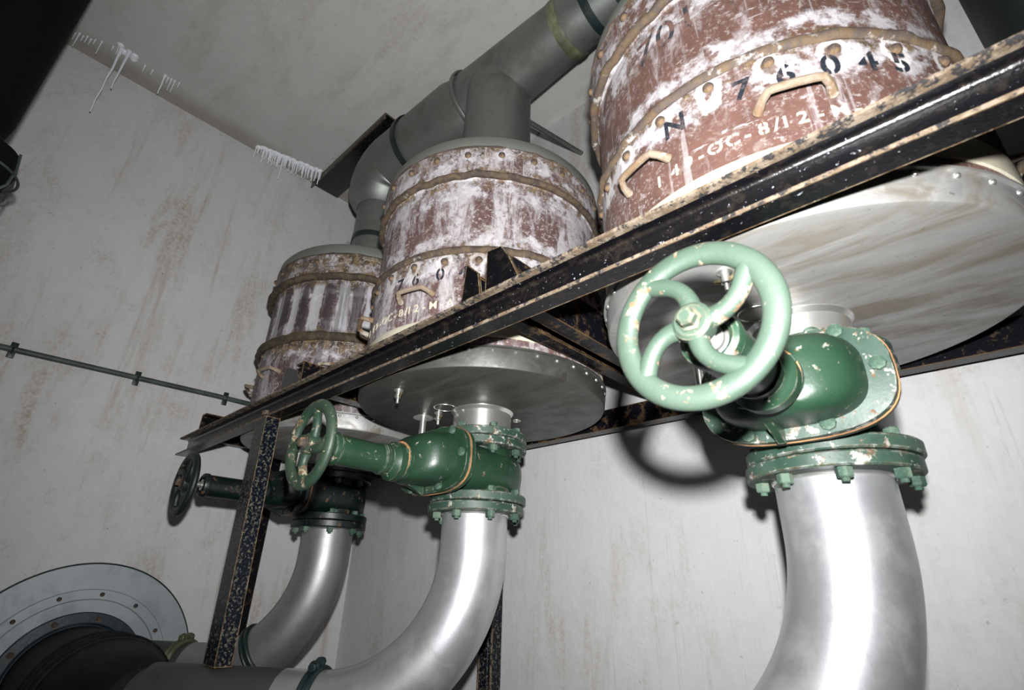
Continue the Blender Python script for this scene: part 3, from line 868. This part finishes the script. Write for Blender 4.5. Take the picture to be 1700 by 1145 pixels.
def branch(x, r, z1, seg):
    bm = bmesh.new(); lathe(bm, [(r, 2.895), (r, z1)], (x, Y0, 0), 48)
    b = obj('branch_pipe', bm, 'duct_zinc', D)
    bm = bmesh.new(); lathe(bm, [(r + .001, 2.90 + seg), (r + .004, 2.90 + seg), (r + .004, 2.93 + seg), (r + .001, 2.93 + seg)], (x, Y0, 0), 48); obj('hose_clip', bm, 'dark_strap', b)
    a = math.radians(-130)
    q = Vector((x + (r + .006) * math.cos(a), Y0 + (r + .006) * math.sin(a), 2.915 + seg))
    bm = bmesh.new(); tube(bm, [q + Vector((-.03, -.01, .012)), q, q + Vector((.03, -.012, -.004))], .005, 8); obj('clip_screw', bm, 'bright_metal', b)
branch(FX[1] + .005, .148, 3.60, .0)
branch(cx - Rb, .112, 3.46, .27)
branch(FX[2], .105, 3.60, .3)
def collar(x, r, w, mat, name='joint_band'):
    bm = bmesh.new(); lathe(bm, [(r - .004, -w), (r + .002, -w), (r + .004, -w * .6), (r + .004, w * .6), (r + .002, w), (r - .004, w)], (x, Y0, ZO), 64, 'X')
    return obj(name, bm, mat, D)
collar(-1.405, .167, .010, 'duct_zinc'); collar(-.84, .126, .022, 'olive_strap')
# duct hangers
def hanger(x, r, label):
    t = thing('duct_hanger', label, 'pipe hanger', (x, Y0, ZC), 'black strap hangers round the overhead duct')
    bm = bmesh.new(); lathe(bm, [(r, -.016), (r + .007, -.018), (r + .008, 0), (r + .007, .018), (r, .016)], (x, Y0, ZO), 64, 'X'); obj('strap', bm, 'dark_strap', t)
    bm = bmesh.new(); box(bm, (x - .018, Y0 - .03, ZO + r + .004), (x + .018, Y0 + .03, ZC), .003); obj('ceiling_tab', bm, 'dark_strap', t)
    return t
hanger(-1.845, .184, 'black strap hanger on the duct above the middle canister, nearest the end wall')
hanger(-.70, .116, 'rough black strap hanger on the duct just left of the near canister')
hanger(-.575, .110, 'black strap hanger half hidden behind the near canister rim')
t = thing('ceiling_bracket', 'black steel angle under the ceiling between end wall and duct', 'bracket', (-2.3, 1.02, ZC))
bm = bmesh.new(); box(bm, (XA + .001, 1.010, ZC - .010), (-2.0, 1.20, ZC - .0005), .001); obj('top_leaf', bm, 'black_tar', t)
bm = bmesh.new(); box(bm, (XA + .001, 1.010, ZC - .045), (-2.0, 1.018, ZC - .010), .001); obj('side_leaf', bm, 'black_tar', t)
bm = bmesh.new(); tube(bm, [(-1.16, 1.25, 3.43), (-1.16, 1.703, 3.56)], .012, 12)
o = obj('wall_strut', bm, 'duct_zinc'); tag(o, 'thin grey strut from behind the middle duct branch to the back wall', 'strut')

simple('duct_green', (.018, .026, .026), .7, bump=.15, var=.15)
t = thing('wall_duct', 'dark grey-green duct beyond the near canister in the upper right corner', 'duct', (.6, 1.4, ZC))
bm = bmesh.new(); box(bm, (.30, 1.05, 2.32), (1.15, 1.69, ZC - .001), .01); obj('casing', bm, 'duct_green', t)
bm = bmesh.new(); box(bm, (.285, 1.035, 2.30), (1.165, 1.70, 2.335), .004); obj('bottom_frame', bm, 'duct_green', t)

# ------------------------------------------------------------------ cable on the end wall
t = thing('wall_cable', 'thin grey-green cable run clipped along the end wall', 'cable', (XA, 0, 2.34))
pts = [(XA + .014, -1.6 + i * .1, 2.325 + .022 * math.sin(max(0, min(1, (i * .1 - 1.2) / 2.4)) * PI * .6)) for i in range(31)]
pts = [(p[0], p[1], 2.331 + .016 * max(0, min(1, (p[1] + .1) / .9))) for p in pts]
bm = bmesh.new(); tube(bm, pts, .0125, 14); obj('cable', bm, 'cable_green', t)
for yy, zz in ((.007, 2.332), (.447, 2.340), (.841, 2.346)):
    bm = bmesh.new(); box(bm, (XA + .0005, yy - .012, zz - .034), (XA + .008, yy + .012, zz + .034), .002)
    tube(bm, circ_pts((XA + .014, yy, zz), .0145, (0, 1, 0), 20), .004, 8, closed=True)
    obj('saddle_clip', bm, 'dark_strap', t)

# ------------------------------------------------------------------ lime stalactites at the ceiling edge
def stalactite(x, y, L, r, label, group, bend=0.0):
    bm = bmesh.new()
    n = 6; rnd = random.Random(int(x * 9999) + int(y * 7777))
    pts = [(x + bend * (i / n) + rnd.uniform(-.004, .004) * L * (i / n), y + rnd.uniform(-.006, .006) * L, ZC + .003 - L * i / n) for i in range(n + 1)]
    tube(bm, pts, [r * 1.8] + [r * (1 - .55 * i / n) for i in range(1, n + 1)], 8)
    o = obj('hanging_stalactite', bm, 'white_lime', None, (x, y, ZC))
    return tag(o, label, 'stalactite', group)
GR = 'fringe of lime stalactites at the corner by the black bracket'
LB = 'short white stalactite in the dense fringe beside the black ceiling bracket'
for i in range(48):
    s = i / 47
    y = .63 + .37 * s + random.uniform(-.005, .005)
    x = XA + .045 + .09 * s + random.uniform(-.012, .018)
    L = random.uniform(.045, .10) * (1.25 if i in (17, 32, 40) else 1)
    if i == 19: L = .17
    L *= 1.1
    stalactite(x, y, L, random.uniform(.0040, .0062), LB, GR)
GL = 'thin lime stalactites in the dark upper left ceiling corner'
LL = 'short thin stalactite in the sparse row at the dim upper left ceiling edge'
for (x, y, L) in ((-2.74, -.335, .12), (-2.75, -.315, .05), (-2.735, -.30, .05), (-2.745, -.285, .05), (-2.73, -.27, .10), (-2.735, -.255, .04), (-2.72, -.24, .05), (-2.725, -.225, .045), (-2.715, -.21, .035), (-2.70, -.185, .095),
                  (-2.69, -.14, .03), (-2.69, -.12, .04), (-2.69, .0, .05), (-2.69, .035, .04), (-2.68, .105, .045), (-2.675, .12, .09), (-2.675, .135, .09), (-2.67, .155, .04)):
    stalactite(x, y, L, .0032, LL, GL)
stalactite(-2.672, -.108, .44, .0062, 'longest thin grey stalactite of the upper left ceiling edge', GL)
stalactite(-2.660, -.078, .27, .0065, 'second longest stalactite, just right of the longest one', GL)
stalactite(-2.676, .09, .14, .0050, 'single stout white stalactite with a blunt tip, right of the long pair', GL)
# crust along the root of the fringe
bm = bmesh.new()
for k in range(40):
    s = (k + .5) / 40
    a = (XA + .05 + .09 * s + random.uniform(-.006, .012), .63 + .37 * s, ZC)
    lathe(bm, [(0, -.016), (.008, -.012), (.013, .0), (0, .001)], a, 8)
o = obj('lime_crust', bm, 'white_lime', None, (XA + .09, .8, ZC)); tag(o, 'white lime crust ridge above the dense stalactite fringe by the bracket', 'lime deposit')
# crust at the root of the long pair
bm = bmesh.new()
for k in range(9):
    a = (-2.672 + random.uniform(-.03, .03), -.092 + random.uniform(-.045, .05), ZC)
    lathe(bm, [(0, -.012), (.010, -.009), (.016, .0), (0, .001)], a, 10)
o = obj('lime_crust', bm, 'white_lime', None, (-2.67, -.09, ZC)); tag(o, 'white lime crust at the root of the long stalactite pair', 'lime deposit')

# ------------------------------------------------------------------ dark pipe end in the upper left foreground
t = thing('hanging_pipe', 'black unlit pipe hanging into the upper left corner', 'pipe', (-2.0, -.42, ZC))
bm = bmesh.new(); lathe(bm, [(0, 2.66), (.10, 2.66), (.13, 2.70), (.165, 2.74), (.17, 2.78), (.17, ZC - .002), (0, ZC - .002)], (-1.98, -.385, 0), 48); obj('pipe', bm, 'black_unlit', t)
l = thing('guard_lamp', 'dark round lamp end with wire guard at the left edge', 'lamp', (-1.98, -.33, 2.66))
bm = bmesh.new(); lathe(bm, [(0, 2.50), (.05, 2.51), (.085, 2.54), (.10, 2.59), (.095, 2.659), (0, 2.659)], (-1.98, -.262, 0), 32); obj('lamp_body', bm, 'black_unlit', l)
bm = bmesh.new(); tube(bm, [(-1.98, -.262, 2.655), (-1.98, -.262, 2.72), (-1.98, -.285, 2.80)], .03, 16); obj('mounting_stem', bm, 'black_unlit', l)
bm = bmesh.new()
for k in range(6):
    a = k / 6 * 2 * PI
    tube(bm, [(-1.98 + math.cos(a) * r, -.262 + math.sin(a) * r, z) for r, z in ((.106, 2.655), (.116, 2.60), (.112, 2.54), (.075, 2.495), (.02, 2.475))], .004, 6)
torus(bm, (-1.98, -.262, 2.58), .115, .004, 'Z', 40, 6)
obj('wire_guard', bm, 'cable_green', l)

# ------------------------------------------------------------------ camera and flash
up = Vector((.272, -.324, .906)); rt = Vector((.731, .682, .024)); fw = Vector((-.626, .656, .422))
up = (up - fw.normalized() * up.dot(fw.normalized())).normalized(); fw.normalize(); rt = fw.cross(up)
cam = bpy.data.cameras.new('camera'); co = bpy.data.objects.new('camera', cam); C.objects.link(co)
R3 = Matrix((rt, up, -fw)).transposed()
co.matrix_world = Matrix.Translation((0, 0, 1.5)) @ R3.to_4x4()
cam.sensor_width = 36; cam.sensor_fit = 'HORIZONTAL'; cam.lens = 862.0 / 1700 * 36; cam.clip_start = .02
cam.dof.use_dof = True; cam.dof.focus_distance = 2.2; cam.dof.aperture_fstop = 5.6
sc.camera = co

fl = bpy.data.lights.new('flash', 'SPOT'); fl.energy = 255; fl.shadow_soft_size = .022; fl.spot_size = math.radians(140); fl.spot_blend = 1.0
fl.color = (.985, .99, 1)
fo = bpy.data.objects.new('flash', fl); C.objects.link(fo)
pos = Vector((0, 0, 1.5)) + up * .15 + rt * .022 + fw * .02
aim = (fw + rt * .03 + up * .05).normalized()
fo.matrix_world = Matrix.Translation(pos) @ (-aim).to_track_quat('Z', 'Y').to_matrix().to_4x4()
wd = bpy.data.worlds.new('world'); sc.world = wd; wd.use_nodes = True
wd.node_tree.nodes['Background'].inputs[0].default_value = (.02, .02, .022, 1); wd.node_tree.nodes['Background'].inputs[1].default_value = 1
vs = sc.view_settings; sc.display_settings.display_device = 'sRGB'
vs.view_transform = 'Standard'; vs.look = 'None'; vs.exposure = 0.0; vs.gamma = 1.0; vs.use_curve_mapping = False
